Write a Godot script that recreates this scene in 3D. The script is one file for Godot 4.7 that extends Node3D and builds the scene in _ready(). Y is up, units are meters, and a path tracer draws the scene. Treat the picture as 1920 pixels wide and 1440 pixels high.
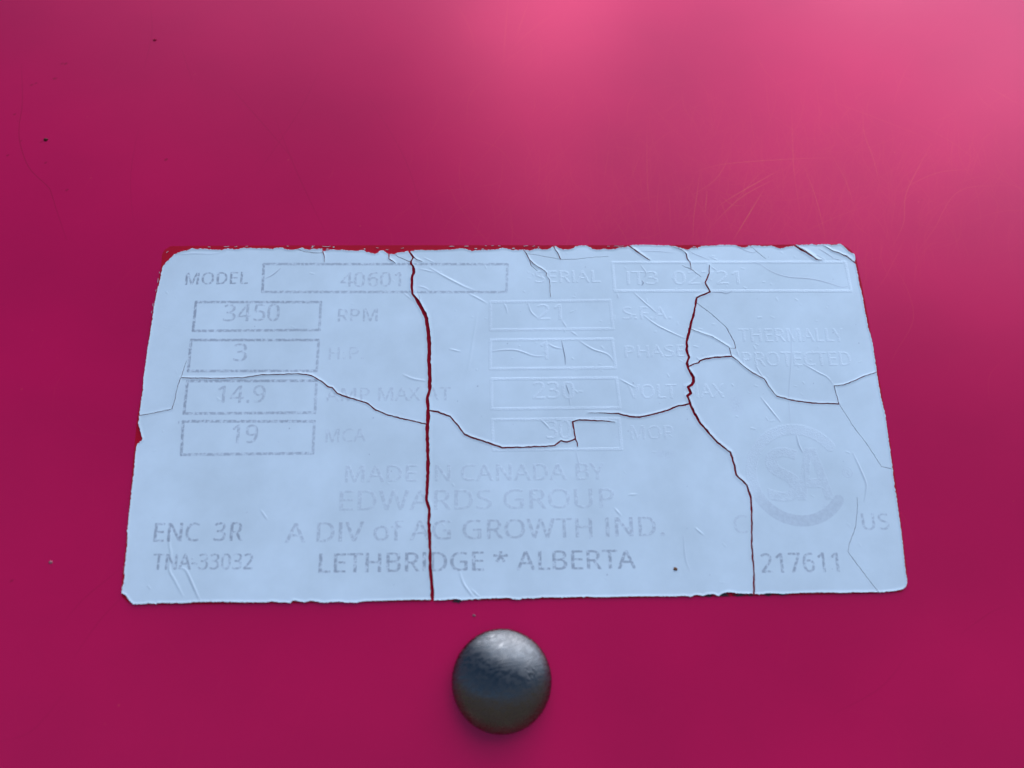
extends Node3D
# A cracked white rating sticker on a sloping red painted panel, with a dome-headed bolt below it.
# Everything on the panel is laid out in millimetres: x along the panel, y up its slope, z off its face.

const MM := 0.001
const SLOPE := 34.0                       # the panel's face looks this many degrees above level
const STICKER_W := 2048
const STICKER_H := 1075
const STICKER_PX := 12.8                  # texture pixels per millimetre
const PANEL_W := 2048
const PANEL_H := 1536
const PANEL_PX := 7.3143

var face: Transform3D                     # from panel millimetres (in metres) to the world
var sun_dir := Vector3(0.34, 0.775, -0.55).normalized()
var ink: PackedFloat32Array
var glint: PackedFloat32Array
var relief: PackedFloat32Array
var wear_and_glint: PackedFloat32Array
var groove: PackedFloat32Array
var pieces: Array[PackedVector2Array] = []
var cuts: Array = []
var patch := FastNoiseLite.new()
var fine := FastNoiseLite.new()
var rng := RandomNumberGenerator.new()
var font := SystemFont.new()
var sticker: Node3D
var vinyl: StandardMaterial3D
var bare_vinyl: StandardMaterial3D
var grime_paint: StandardMaterial3D


func _ready():
	rng.seed = 4207
	var up := deg_to_rad(SLOPE)
	face = Transform3D(Basis(Vector3(1, 0, 0), Vector3(0, cos(up), -sin(up)), Vector3(0, sin(up), cos(up))), Vector3(0, 1.1, 0))
	camera_and_light()
	patch.seed = 11
	patch.frequency = 0.9
	patch.fractal_octaves = 3
	fine.seed = 5
	fine.frequency = 3.2
	fine.fractal_octaves = 2
	font.font_names = PackedStringArray(["Droid Sans"])
	ground()
	panel()
	rating_sticker()
	bolt()
	specks()


# ---------------------------------------------------------------- camera, sky, sun, exposure
func camera_and_light():
	var cam := Camera3D.new()
	cam.name = "camera"
	add_child(cam)
	cam.transform = Transform3D(Basis(Vector3(0.999531, -0.003274, 0.030463), Vector3(0.012170, 0.954904, -0.296665), Vector3(-0.028118, 0.296897, 0.954495)), Vector3(-0.005080, 0.056176, 0.154733) + Vector3(0, 1.1, 0))
	var lens := CameraAttributesPhysical.new()
	lens.frustum_focal_length = 25.0
	lens.frustum_focus_distance = 0.170
	lens.frustum_near = 0.01
	lens.frustum_far = 4000.0
	lens.exposure_aperture = 7.5
	cam.attributes = lens
	cam.fov = 51.282
	cam.near = 0.01
	cam.far = 4000.0
	cam.current = true

	var env := Environment.new()
	env.background_mode = Environment.BG_SKY
	env.sky = Sky.new()
	var pano := PanoramaSkyMaterial.new()
	pano.panorama = sky_picture()
	env.sky.sky_material = pano
	env.tonemap_mode = Environment.TONE_MAPPER_LINEAR
	env.tonemap_exposure = 0.98
	env.sdfgi_enabled = true
	env.ssao_enabled = true
	env.ssil_enabled = true
	var we := WorldEnvironment.new()
	we.name = "daylight"
	we.environment = env
	add_child(we)

	var sun := DirectionalLight3D.new()
	sun.name = "sun"
	sun.light_color = Color(1.0, 0.96, 0.9)
	sun.light_energy = 1.2
	sun.light_angular_distance = 0.5
	sun.shadow_enabled = true
	add_child(sun)
	sun.look_at_from_position(sun_dir * 10.0, Vector3.ZERO, Vector3.UP)


func sky_picture() -> ImageTexture:
	# a clear blue sky, paler to the horizon and towards the sun, with thin high cloud
	var w := 768
	var h := 384
	var im := Image.create(w, h, false, Image.FORMAT_RGBF)
	var cloud := FastNoiseLite.new()
	cloud.seed = 21
	cloud.frequency = 1.3
	cloud.fractal_octaves = 5
	var puff := FastNoiseLite.new()
	puff.seed = 9070
	puff.frequency = 2.6
	puff.fractal_octaves = 3
	for j in h:
		var lat := (0.5 - (j + 0.5) / h) * PI
		for i in w:
			var lon := (i + 0.5) / w * TAU
			var d := Vector3(sin(lon) * cos(lat), sin(lat), -cos(lon) * cos(lat))
			var c: Vector3
			if d.y >= 0.0:
				var toward := d.dot(sun_dir)
				var near := maxf(0.0, toward)
				c = Vector3(0.08, 0.21, 0.47) * (0.75 + 0.6 * toward * toward) + Vector3(0.16, 0.22, 0.27) * pow(1.0 - d.y, 3.0)
				c += Vector3(0.95, 0.98, 1.0) * (1.0 * pow(near, 3.0) + 2.0 * pow(near, 12.0))
				# the bright haze that the sun lights up on its own side of the sky, streaked with thin cloud
				var p := d / maxf(d.y + 0.12, 0.05)
				var n := cloud.get_noise_3d(p.x, p.z * 1.7, 3.0)
				var haze := smoothstep(0.36, 0.92, toward + 0.14 * n)
				c += Vector3(0.72, 0.97, 1.30) * 2.3 * haze * (1.0 + 0.25 * n)
				c += Vector3(0.9, 1.0, 1.12) * 5.5 * smoothstep(0.16, 0.5, puff.get_noise_3d(p.x, p.z * 1.7, 3.0)) * (0.03 + haze) * smoothstep(0.0, 0.3, d.y)
				c += Vector3(0.8, 0.9, 1.0) * 0.10 * smoothstep(0.05, 0.5, n) * smoothstep(0.0, 0.15, d.y)
			else:
				c = Vector3(0.20, 0.17, 0.13)
			im.set_pixel(i, j, Color(c.x, c.y, c.z))
	return ImageTexture.create_from_image(im)


# ---------------------------------------------------------------- helpers
func flat_material(color: Color, rough: float, metal := 0.0) -> StandardMaterial3D:
	var m := StandardMaterial3D.new()
	m.albedo_color = color.linear_to_srgb()
	m.roughness = rough
	m.metallic = metal
	return m


func mesh_node(called: String, st: SurfaceTool, m: Material, parent: Node3D) -> MeshInstance3D:
	var o := MeshInstance3D.new()
	o.name = called
	o.mesh = st.commit()
	o.material_override = m
	parent.add_child(o, true)
	return o


func tag(o: Node3D, label: String, category: String, group := ""):
	o.set_meta("label", label)
	o.set_meta("category", category)
	if group:
		o.set_meta("group", group)


func points(flat: Array) -> PackedVector2Array:
	var p := PackedVector2Array()
	for i in range(0, flat.size(), 2):
		p.append(Vector2(flat[i], flat[i + 1]))
	return p


func sticker_uv(p: Vector2) -> Vector2:
	return Vector2((p.x + 80.0) * STICKER_PX / STICKER_W, (42.0 - p.y) * STICKER_PX / STICKER_H)


func panel_uv(p: Vector2) -> Vector2:
	return Vector2((p.x + 140.0) * PANEL_PX / PANEL_W, (125.0 - p.y) * PANEL_PX / PANEL_H)


func slab(poly: PackedVector2Array, z0: float, z1: float, uv: Callable) -> SurfaceTool:
	# a flat-topped piece with upright sides, from an outline in millimetres
	var st := SurfaceTool.new()
	st.begin(Mesh.PRIMITIVE_TRIANGLES)
	if Geometry2D.is_polygon_clockwise(poly):
		poly = poly.duplicate()
		poly.reverse()
	var tri := Geometry2D.triangulate_polygon(poly)
	if tri.is_empty():
		print("no triangles for an outline of ", poly.size())
	for t in range(0, tri.size(), 3):
		var a := poly[tri[t]]
		var b := poly[tri[t + 1]]
		var c := poly[tri[t + 2]]
		if (b - a).cross(c - a) > 0.0:
			var s := b
			b = c
			c = s
		for p: Vector2 in [a, b, c]:
			st.set_normal(Vector3(0, 0, 1))
			st.set_tangent(Plane(1, 0, 0, 1))
			st.set_uv(uv.call(p))
			st.add_vertex(Vector3(p.x, p.y, z1) * MM)
	var n := poly.size()
	for i in n:
		var a := poly[i]
		var b := poly[(i + 1) % n]
		var out := Vector3(b.y - a.y, a.x - b.x, 0).normalized()
		for q: Array in [[a, z0], [b, z1], [b, z0], [a, z0], [a, z1], [b, z1]]:
			st.set_normal(out)
			st.set_tangent(Plane(0, 0, 1, 1))
			st.set_uv(uv.call(q[0]))
			st.add_vertex(Vector3(q[0].x, q[0].y, q[1]) * MM)
	return st


func roughened(line: PackedVector2Array, step: float, amount: float, closed: bool) -> PackedVector2Array:
	var out := PackedVector2Array()
	var n := line.size()
	for i in (n if closed else n - 1):
		var a := line[i]
		var b := line[(i + 1) % n]
		var parts := maxi(1, int(a.distance_to(b) / step))
		for k in parts:
			var p := a.lerp(b, float(k) / parts)
			if k > 0 or closed:
				p += Vector2(fine.get_noise_2d(p.x * 0.9, p.y * 0.9), fine.get_noise_2d(p.x * 0.9 + 40.0, p.y * 0.9)) * amount
			out.append(p)
	if not closed:
		out.append(line[n - 1])
	return out


func stroke(into: PackedFloat32Array, w: int, h: int, line: PackedVector2Array, half: float, amount: float, power := 1.0, ends := 1.0) -> PackedFloat32Array:
	# a soft line in a map, in pixels; thinner towards its ends when ends is below 1
	var n := line.size()
	for i in n - 1:
		var a := line[i]
		var b := line[i + 1]
		var ab := b - a
		var len2 := maxf(ab.length_squared(), 1e-6)
		var fa := lerpf(ends, 1.0, sin(PI * i / maxf(n - 1, 1.0)))
		var fb := lerpf(ends, 1.0, sin(PI * (i + 1) / maxf(n - 1, 1.0)))
		if n == 2:
			fa = 1.0
		for y in range(maxi(0, int(minf(a.y, b.y) - half)), mini(h - 1, int(maxf(a.y, b.y) + half) + 1) + 1):
			for x in range(maxi(0, int(minf(a.x, b.x) - half)), mini(w - 1, int(maxf(a.x, b.x) + half) + 1) + 1):
				var p := Vector2(x + 0.5, y + 0.5)
				var t := clampf((p - a).dot(ab) / len2, 0.0, 1.0)
				var d := p.distance_to(a + ab * t)
				if d < half:
					var v := amount * pow(1.0 - d / half, power) * lerpf(fa, fb, t)
					var at := y * w + x
					if absf(v) > absf(into[at]):
						into[at] = v
	return into


func on_sticker(line: PackedVector2Array) -> PackedVector2Array:
	var out := PackedVector2Array()
	for p in line:
		out.append(Vector2((p.x + 80.0) * STICKER_PX, (42.0 - p.y) * STICKER_PX))
	return out


func on_panel(line: PackedVector2Array) -> PackedVector2Array:
	var out := PackedVector2Array()
	for p in line:
		out.append(Vector2((p.x + 140.0) * PANEL_PX, (125.0 - p.y) * PANEL_PX))
	return out


func smooth_line(line: PackedVector2Array, step := 1.0) -> PackedVector2Array:
	# a curve through the points
	var c := Curve2D.new()
	var n := line.size()
	for i in n:
		var t := (line[mini(i + 1, n - 1)] - line[maxi(i - 1, 0)]) / 6.0
		c.add_point(line[i], -t, t)
	c.bake_interval = step
	return c.get_baked_points()


# ---------------------------------------------------------------- ground and panel
func ground():
	var st := SurfaceTool.new()
	st.begin(Mesh.PRIMITIVE_TRIANGLES)
	for p: Vector2 in [Vector2(-1, -1), Vector2(1, -1), Vector2(1, 1), Vector2(-1, -1), Vector2(1, 1), Vector2(-1, 1)]:
		st.set_normal(Vector3.UP)
		st.set_tangent(Plane(1, 0, 0, 1))
		st.set_uv(p * 200.0)
		st.add_vertex(Vector3(p.x, 0, p.y) * 1500.0)
	var m := flat_material(Color(0.10, 0.085, 0.065), 0.95)
	var n := NoiseTexture2D.new()
	n.noise = FastNoiseLite.new()
	n.noise.seed = 3
	n.noise.frequency = 0.02
	n.seamless = true
	n.width = 256
	n.height = 256
	var ramp := Gradient.new()
	ramp.set_color(0, Color(0.75, 0.72, 0.68))
	ramp.set_color(1, Color(1, 1, 1))
	n.color_ramp = ramp
	m.albedo_texture = n
	var o := mesh_node("ground", st, m, self)
	o.set_meta("kind", "structure")
	tag(o, "dry bare earth reaching to the horizon", "ground")


func scratch(amount: float, half: float, flat: Array):
	var line := on_panel(smooth_line(points(flat)))
	wear_and_glint = stroke(wear_and_glint, PANEL_W, PANEL_H, line, maxf(half * PANEL_PX * 0.75, 0.8), amount * (0.75 if half < 0.16 else 0.3), 0.8, 0.3)
	if amount > 0.0:
		groove = stroke(groove, PANEL_W, PANEL_H, line, 1.6, -0.35 * amount, 1.0, 0.3)


func panel():
	wear_and_glint.resize(PANEL_W * PANEL_H)
	groove.resize(PANEL_W * PANEL_H)
	scratch(1.00, 0.10, [41.43,57.61,49.00,59.92,62.83,61.11,75.68,61.61])
	scratch(1.00, 0.10, [50.91,62.99,48.90,58.81,45.99,55.25,40.44,51.61])
	scratch(1.00, 0.10, [43.62,58.84,42.33,52.41,41.10,46.65,40.34,40.46])
	scratch(1.10, 0.10, [44.71,53.21,43.69,47.29])
	scratch(1.30, 0.10, [62.55,58.74,53.63,53.57,48.05,50.08,46.32,48.35])
	scratch(1.10, 0.10, [61.82,56.67,54.54,52.88,50.06,49.53,44.46,43.84])
	scratch(1.40, 0.12, [57.78,53.54,53.99,47.76,49.15,40.39])
	scratch(0.80, 0.10, [47.30,52.38,50.06,49.53,53.21,49.51])
	scratch(0.90, 0.10, [66.64,75.10,65.92,67.16,65.11,57.48,65.30,47.14])
	scratch(1.00, 0.10, [67.52,59.97,69.12,52.25,69.87,45.91,70.08,40.23])
	scratch(0.90, 0.10, [83.43,74.46,82.93,67.67,84.05,61.01,84.50,53.38])
	scratch(1.00, 0.10, [98.39,65.18,93.66,58.02,90.00,51.57,88.39,44.71,84.73,38.54])
	scratch(0.80, 0.10, [88.49,52.13,92.66,54.98,99.46,57.71,107.04,58.23])
	scratch(0.80, 0.10, [89.58,36.55,95.35,43.46,98.23,47.99,101.67,52.05,106.20,53.80,114.69,54.03])
	scratch(0.80, 0.10, [32.20,70.86,31.26,55.34,31.63,43.41])
	scratch(0.70, 0.10, [34.15,56.55,32.95,48.44,33.45,40.52])
	scratch(0.70, 0.10, [35.95,52.99,35.73,43.90])
	scratch(0.80, 0.10, [73.36,64.72,76.55,56.32,77.88,47.59])
	scratch(1.20, 0.20, [113.28,68.41,110.09,65.70])
	scratch(0.90, 0.25, [-12.73,105.71,-9.52,99.28,-7.88,93.89,-7.52,90.54])
	scratch(1.00, 0.30, [0.63,105.73,-0.33,95.11,-0.85,87.37])
	scratch(0.90, 0.30, [5.56,105.26,3.32,98.05,2.21,94.35])
	scratch(0.80, 0.25, [11.83,101.96,4.67,95.58,0.34,90.23])
	scratch(0.70, 0.20, [8.11,94.81,3.16,90.99,-2.38,86.47])
	scratch(0.70, 0.20, [-21.71,100.21,-17.19,96.34,-13.99,93.13])
	scratch(0.70, 0.20, [7.73,94.81,8.28,91.75,7.95,85.26])
	scratch(0.60, 0.20, [6.55,89.32,2.62,84.08])
	scratch(0.60, 0.20, [19.60,101.49,21.51,93.12])
	scratch(0.60, 0.10, [23.19,65.22,21.33,55.67])
	scratch(0.70, 0.10, [30.34,63.36,27.27,55.63])
	scratch(0.60, 0.10, [83.19,37.90,86.52,28.88,86.69,21.38,81.79,14.12,78.74,9.38])
	scratch(0.60, 0.10, [88.64,41.79,82.19,31.46,79.33,28.32])
	scratch(0.50, 0.10, [16.83,42.34,26.81,50.22,40.30,52.83])
	scratch(0.60, 0.10, [21.90,48.24,25.13,42.28,26.08,38.37])
	scratch(0.70, 0.10, [48.28,47.40,56.55,56.84,60.55,59.59])
	scratch(0.60, 0.10, [46.91,52.11,48.75,46.06])
	scratch(0.60, 0.10, [64.53,41.98,72.29,45.89,82.61,49.85])
	scratch(0.70, 0.12, [114.46,81.05,120.03,76.57,122.27,75.53])
	scratch(0.60, 0.10, [93.63,72.25,103.78,65.01,109.98,57.94])
	scratch(0.60, 0.10, [76.49,76.68,86.02,72.27,97.73,66.47])
	scratch(-0.80, 0.12, [-113.23,87.34,-111.42,77.17,-111.16,70.80,-110.17,65.93,-107.23,59.77,-102.44,55.03,-101.33,53.03,-99.40,48.41,-96.55,41.93])
	scratch(-0.40, 0.10, [-64.73,81.40,-55.33,69.90,-47.51,60.14])
	scratch(-0.40, 0.10, [-53.70,72.72,-47.36,57.41,-40.48,42.78])
	scratch(-0.35, 0.10, [-85.76,105.59,-84.12,96.33,-84.83,85.83])
	scratch(-0.30, 0.10, [-76.79,91.78,-73.46,82.88])
	scratch(-0.30, 0.10, [-84.27,70.00,-84.63,57.62,-82.67,45.69])
	scratch(-0.40, 0.15, [-76.43,-28.07,-82.62,-33.42,-85.60,-37.27])
	scratch(-0.35, 0.15, [-73.79,-31.61,-79.11,-37.40,-83.19,-44.01])
	scratch(-0.30, 0.12, [-94.58,-58.44,-89.12,-56.78,-84.25,-50.52])
	scratch(-0.30, 0.13, [85.08,-43.58,91.58,-39.75,95.57,-38.32])
	scratch(-0.30, 0.13, [74.04,-47.25,68.00,-52.86,58.21,-57.33])
	scratch(-0.30, 0.10, [-43.98,85.78,-48.30,74.13,-56.86,57.46])
	scratch(-0.30, 0.10, [-32.52,78.42,-23.55,61.39,-18.53,43.91])
	# the fine hairs of rubbing, thickest on the upper right
	for i in 1300:
		var at := Vector2(rng.randfn(60.0, 34.0), rng.randfn(54.0, 12.0))
		if i % 6 == 0:
			at = Vector2(rng.randf_range(-130, 130), rng.randf_range(-70, 110))
		var lean := rng.randfn(1.35, 0.45) if rng.randf() < 0.7 else rng.randf_range(0.0, PI)
		var along := Vector2(cos(lean), sin(lean))
		var reach := rng.randf_range(4.0, 19.0)
		var bend := along.orthogonal() * rng.randfn(0.0, 0.09) * reach
		var line := smooth_line(PackedVector2Array([at - along * reach * 0.5, at + bend, at + along * reach * 0.5]))
		var strong := rng.randf_range(0.14, 0.55) * (1.0 if i % 6 else 0.5)
		wear_and_glint = stroke(wear_and_glint, PANEL_W, PANEL_H, on_panel(line), rng.randf_range(0.75, 1.1), strong * 0.6, 0.8, 0.1)
		groove = stroke(groove, PANEL_W, PANEL_H, on_panel(line), 1.4, -0.3 * strong, 1.0, 0.1)
	for p in points([-96.28,73.00,-93.38,57.13,-73.00,84.49,-49.98,61.52,-63.50,53.20,-33.21,44.81,-20.07,53.60,61.28,89.58,107.78,90.63,116.34,63.39,90.80,64.93,92.67,49.93,93.27,49.11,80.53,59.90,89.21,62.81,61.34,44.38,41.97,61.07,84.01,12.17,80.70,-3.17,100.75,-18.10,-74.06,-52.85,-76.19,-55.99,-101.03,8.16,-100.81,20.98,30.65,91.28,19.79,66.08,-13.32,80.42]):
		wear_and_glint = stroke(wear_and_glint, PANEL_W, PANEL_H, on_panel(PackedVector2Array([p, p + Vector2(0.12, 0.1)])), rng.randf_range(1.0, 1.9), rng.randf_range(0.25, 0.6))
	for p in points([-104.05,87.33,-103.19,87.33,-105.30,83.23,-104.94,83.22,-110.15,81.49,-109.24,81.92,-105.73,66.33,-104.00,60.97,-98.34,54.08,-110.28,66.62,-112.65,62.92,-112.79,73.62,-77.40,61.66,-97.13,-30.19]):
		wear_and_glint = stroke(wear_and_glint, PANEL_W, PANEL_H, on_panel(PackedVector2Array([p, p + Vector2(0.3, 0.2)])), rng.randf_range(1.4, 2.6), rng.randf_range(-0.9, -0.4))
	for i in 420:
		var p := Vector2(rng.randf_range(-130, 130), rng.randf_range(-70, 110))
		wear_and_glint = stroke(wear_and_glint, PANEL_W, PANEL_H, on_panel(PackedVector2Array([p, p + Vector2(0.05, 0.1)])), rng.randf_range(0.7, 1.25), rng.randf_range(-0.3, 0.35))

	var paint := Color(0.85, 0.002, 0.088).linear_to_srgb()
	var worn := Color(1.0, 0.20, 0.09).linear_to_srgb()  # paler scuffs and dust, with the glint of scratches painted in
	var soiled := Color(0.36, 0.003, 0.026).linear_to_srgb()
	var im := Image.create(PANEL_W, PANEL_H, false, Image.FORMAT_RGB8)
	im.fill(paint)
	var bump := PackedFloat32Array()
	bump.resize(PANEL_W * PANEL_H)
	for y in PANEL_H:
		var row := y * PANEL_W
		for x in PANEL_W:
			var v := wear_and_glint[row + x]
			if v != 0.0:
				im.set_pixel(x, y, paint.lerp(worn, v) if v > 0.0 else paint.lerp(soiled, -v))
			bump[row + x] = 0.6 + groove[row + x]
	var deep := Image.create_from_data(PANEL_W, PANEL_H, false, Image.FORMAT_RF, bump.to_byte_array())
	var m := StandardMaterial3D.new()
	m.albedo_texture = ImageTexture.create_from_image(im)
	m.metallic = 0.27
	m.metallic_specular = 0.52
	m.roughness = 0.23
	m.heightmap_enabled = true
	m.heightmap_texture = ImageTexture.create_from_image(deep)
	m.heightmap_scale = 0.0012
	# faint chalky unevenness of old paint
	var mottle := NoiseTexture2D.new()
	mottle.noise = FastNoiseLite.new()
	mottle.noise.seed = 8
	mottle.noise.frequency = 0.006
	mottle.noise.fractal_octaves = 5
	mottle.width = 512
	mottle.height = 512
	mottle.seamless = true
	var ramp := Gradient.new()
	ramp.set_color(0, Color(0.92, 0.92, 0.93))
	ramp.set_color(1, Color(1, 1, 1))
	mottle.color_ramp = ramp
	m.detail_enabled = true
	m.detail_albedo = mottle
	m.detail_blend_mode = BaseMaterial3D.BLEND_MODE_MUL

	var root := Node3D.new()
	root.name = "painted_panel"
	root.transform = face
	add_child(root)
	tag(root, "sloping glossy red painted metal panel, scuffed and finely scratched", "panel")
	var edge := PackedVector2Array()
	for q: Array in [[360, 330, 0], [-360, 330, 1], [-360, -300, 2], [360, -300, 3]]:
		for k in 7:
			var turn: float = (q[2] + k / 6.0) * PI / 2.0
			edge.append(Vector2(q[0], q[1]) - Vector2(signf(q[0]), signf(q[1])) * 12.0 + Vector2(cos(turn), sin(turn)) * 12.0)
	mesh_node("sheet", slab(edge, -2.0, 0.0, panel_uv), m, root)


# ---------------------------------------------------------------- the sticker
func crack(widths: Array, flat: Array):
	cuts.append([widths, points(flat)])


func wrinkle(high: float, half: float, dark: float, flat: Array):
	var line := on_sticker(smooth_line(points(flat), 0.4))
	relief = stroke(relief, STICKER_W, STICKER_H, line, half * 1.0 * STICKER_PX, high * 1.5, 1.4, 0.25)
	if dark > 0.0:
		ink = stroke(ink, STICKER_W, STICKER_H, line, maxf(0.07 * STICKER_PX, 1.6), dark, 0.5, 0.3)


func put_ink(x: int, y: int, cover: float, strong: float, raised: float, mottled: float):
	if x < 0 or y < 0 or x >= STICKER_W or y >= STICKER_H:
		return
	var at := y * STICKER_W + x
	var mx := x / STICKER_PX
	var my := y / STICKER_PX
	var worn := clampf(0.72 + patch.get_noise_2d(mx, my) * mottled + fine.get_noise_2d(mx, my) * mottled * 0.5, 0.05, 1.0)
	ink[at] = maxf(ink[at], cover * strong * worn)
	if raised > 0.0:
		var gritty := clampf(fine.get_noise_2d(mx * 1.6 + 9.0, my * 1.6) * 1.8 + 0.25, 0.0, 1.0)
		relief[at] = maxf(relief[at], cover * raised * (0.014 + 0.036 * gritty))
		glint[at] = maxf(glint[at], cover * raised * (0.22 + 0.75 * gritty * gritty))


func lettering(text: String, x0: float, y0: float, x1: float, y1: float, tall: float, strong: float, raised: float):
	# the letters' outlines from the font, stretched between the two ends of their line
	var tm := TextMesh.new()
	tm.font = font
	tm.text = text.replace("I", "l")   # the label's capital I is a plain bar
	tm.font_size = 48
	tm.pixel_size = 0.01
	tm.depth = 0.0
	tm.curve_step = 1.0
	var arr := tm.get_mesh_arrays()
	var v: PackedVector3Array = arr[Mesh.ARRAY_VERTEX]
	var ix: PackedInt32Array = arr[Mesh.ARRAY_INDEX] if arr[Mesh.ARRAY_INDEX] != null else PackedInt32Array(range(v.size()))
	var lo := Vector2(1e9, 1e9)
	var hi := -lo
	for p in v:
		lo = lo.min(Vector2(p.x, p.y))
		hi = hi.max(Vector2(p.x, p.y))
	var cap := 0.714 * 0.48 + lo.y if text.length() > 1 else hi.y
	var from := Vector2(x0, y0)
	var along := Vector2(x1, y1) - from
	var upward := Vector2(0, tall)
	var px := PackedVector2Array()
	for p in v:
		px.append(from + along * ((p.x - lo.x) / (hi.x - lo.x)) + upward * ((minf(p.y, cap) - lo.y) / (cap - lo.y)))
	px = on_sticker(px)
	for t in range(0, ix.size(), 3):
		for shift: Vector2 in [Vector2(-0.7, 0), Vector2(0.7, 0.4)]:
			fill_triangle(px[ix[t]] + shift, px[ix[t + 1]] + shift, px[ix[t + 2]] + shift, strong, raised)


func fill_triangle(a: Vector2, b: Vector2, c: Vector2, strong: float, raised: float):
	var area := (b - a).cross(c - a)
	if absf(area) < 1e-4:
		return
	if area < 0.0:
		var s := b
		b = c
		c = s
	for y in range(int(minf(a.y, minf(b.y, c.y))), int(maxf(a.y, maxf(b.y, c.y))) + 1):
		for x in range(int(minf(a.x, minf(b.x, c.x))), int(maxf(a.x, maxf(b.x, c.x))) + 1):
			var hits := 0
			for k in 4:
				var p := Vector2(x + 0.25 + 0.5 * (k & 1), y + 0.25 + 0.5 * (k >> 1))
				if (b - a).cross(p - a) >= 0.0 and (c - b).cross(p - b) >= 0.0 and (a - c).cross(p - c) >= 0.0:
					hits += 1
			if hits:
				put_ink(x, y, hits * 0.25, strong, raised, 1.35)


func ribbon(line: PackedVector2Array, half: float, strong: float, raised: float, mottled := 1.1):
	# a printed rule, in millimetres
	var px := on_sticker(line)
	var hw := half * STICKER_PX
	for i in px.size() - 1:
		var a := px[i]
		var b := px[i + 1]
		var ab := b - a
		for y in range(int(minf(a.y, b.y) - hw), int(maxf(a.y, b.y) + hw) + 1):
			for x in range(int(minf(a.x, b.x) - hw), int(maxf(a.x, b.x) + hw) + 1):
				var p := Vector2(x + 0.5, y + 0.5)
				var t := clampf((p - a).dot(ab) / maxf(ab.length_squared(), 1e-6), 0.0, 1.0)
				var rag := patch.get_noise_2d(x * 0.3, y * 0.3) * 1.3
				var d := p.distance_to(a + ab * t) + rag
				if d < hw:
					put_ink(x, y, clampf((hw - d) * 0.8, 0.0, 1.0), strong, raised, mottled)


func box_frame(flat: Array, strong: float, raised: float):
	var q := points(flat)
	var mid := (q[0] + q[1] + q[2] + q[3]) / 4.0
	var inner := PackedVector2Array()
	for p in q:
		inner.append(p + Vector2(signf(mid.x - p.x), signf(mid.y - p.y)) * 0.3)
	inner.append(inner[0])
	for k in 4:
		# the right and lower rules have faded more
		var fade: float = [0.85, 0.6, 0.75, 1.0][k]
		ribbon(PackedVector2Array([inner[k], inner[k + 1]]), 0.33, strong * fade, raised, 1.3)


func emblem(x: float, y: float, r: float):
	# round certification mark: an open ring with two letters inside
	var ring := PackedVector2Array()
	for k in 60:
		var t := deg_to_rad(lerpf(38.0, 325.0, k / 59.0))
		ring.append(Vector2(x, y) + Vector2(cos(t), sin(t)) * (r - 1.15))
	for k in ring.size() - 1:
		var low := smoothstep(0.15, -0.85, (ring[k].y - y) / r)
		ribbon(PackedVector2Array([ring[k], ring[k + 1]]), 1.15, 0.03 + 0.13 * low * low, 0.55 * (1.0 - low), 0.4)
	font.font_weight = 700
	lettering("S", x - 6.4, y - 5.4, x + 0.6, y - 5.4, 11.0, 0.055, 0.5)
	lettering("A", x - 0.6, y - 5.2, x + 7.0, y - 5.2, 10.6, 0.065, 0.45)
	font.font_weight = 400
	var round_mark := PackedVector2Array()
	for k in 25:
		round_mark.append(Vector2(67.52, -11.68) + Vector2(cos(k * TAU / 24.0), sin(k * TAU / 24.0)) * 1.0)
	ribbon(round_mark, 0.13, 0.08, 0.3)


func sliver(flat: Array):
	# a broken thread of white vinyl left along the old edge
	var line := roughened(points(flat), 0.5, 0.12, false)
	var run := PackedVector2Array()
	for i in line.size():
		var gap := patch.get_noise_2d(line[i].x * 1.3, line[i].y) < 0.02 or i == line.size() - 1
		if not gap:
			run.append(line[i])
		if gap or run.size() > 14:
			if run.size() >= 2:
				var edge := PackedVector2Array()
				var back := PackedVector2Array()
				for k in run.size():
					var t := (run[mini(k + 1, run.size() - 1)] - run[maxi(k - 1, 0)]).normalized().orthogonal()
					var half := 0.03 * sin(PI * (k + 0.35) / (run.size() - 0.3)) + 0.012
					edge.append(run[k] + t * half)
					back.append(run[k] - t * half)
				back.reverse()
				edge.append_array(back)
				mesh_node("vinyl_sliver", slab(edge, 0.02, 0.09, sticker_uv), bare_vinyl, sticker)
			run = PackedVector2Array([line[i]]) if not gap else PackedVector2Array()


func blob(x: float, y: float, rx: float, ry: float, lumps: float, n := 18) -> PackedVector2Array:
	var out := PackedVector2Array()
	var phase := rng.randf() * 50.0
	for k in n:
		var t := k * TAU / n
		var r := 1.0 + lumps * fine.get_noise_2d(cos(t) * 0.6 + phase, sin(t) * 0.6)
		out.append(Vector2(x + cos(t) * rx * r, y + sin(t) * ry * r))
	return out


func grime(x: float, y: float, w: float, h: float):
	mesh_node("grime", slab(blob(x, y, w * 0.8, h * 0.75, 1.1, 26), 0.0, 0.13, sticker_uv), grime_paint, sticker)


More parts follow.
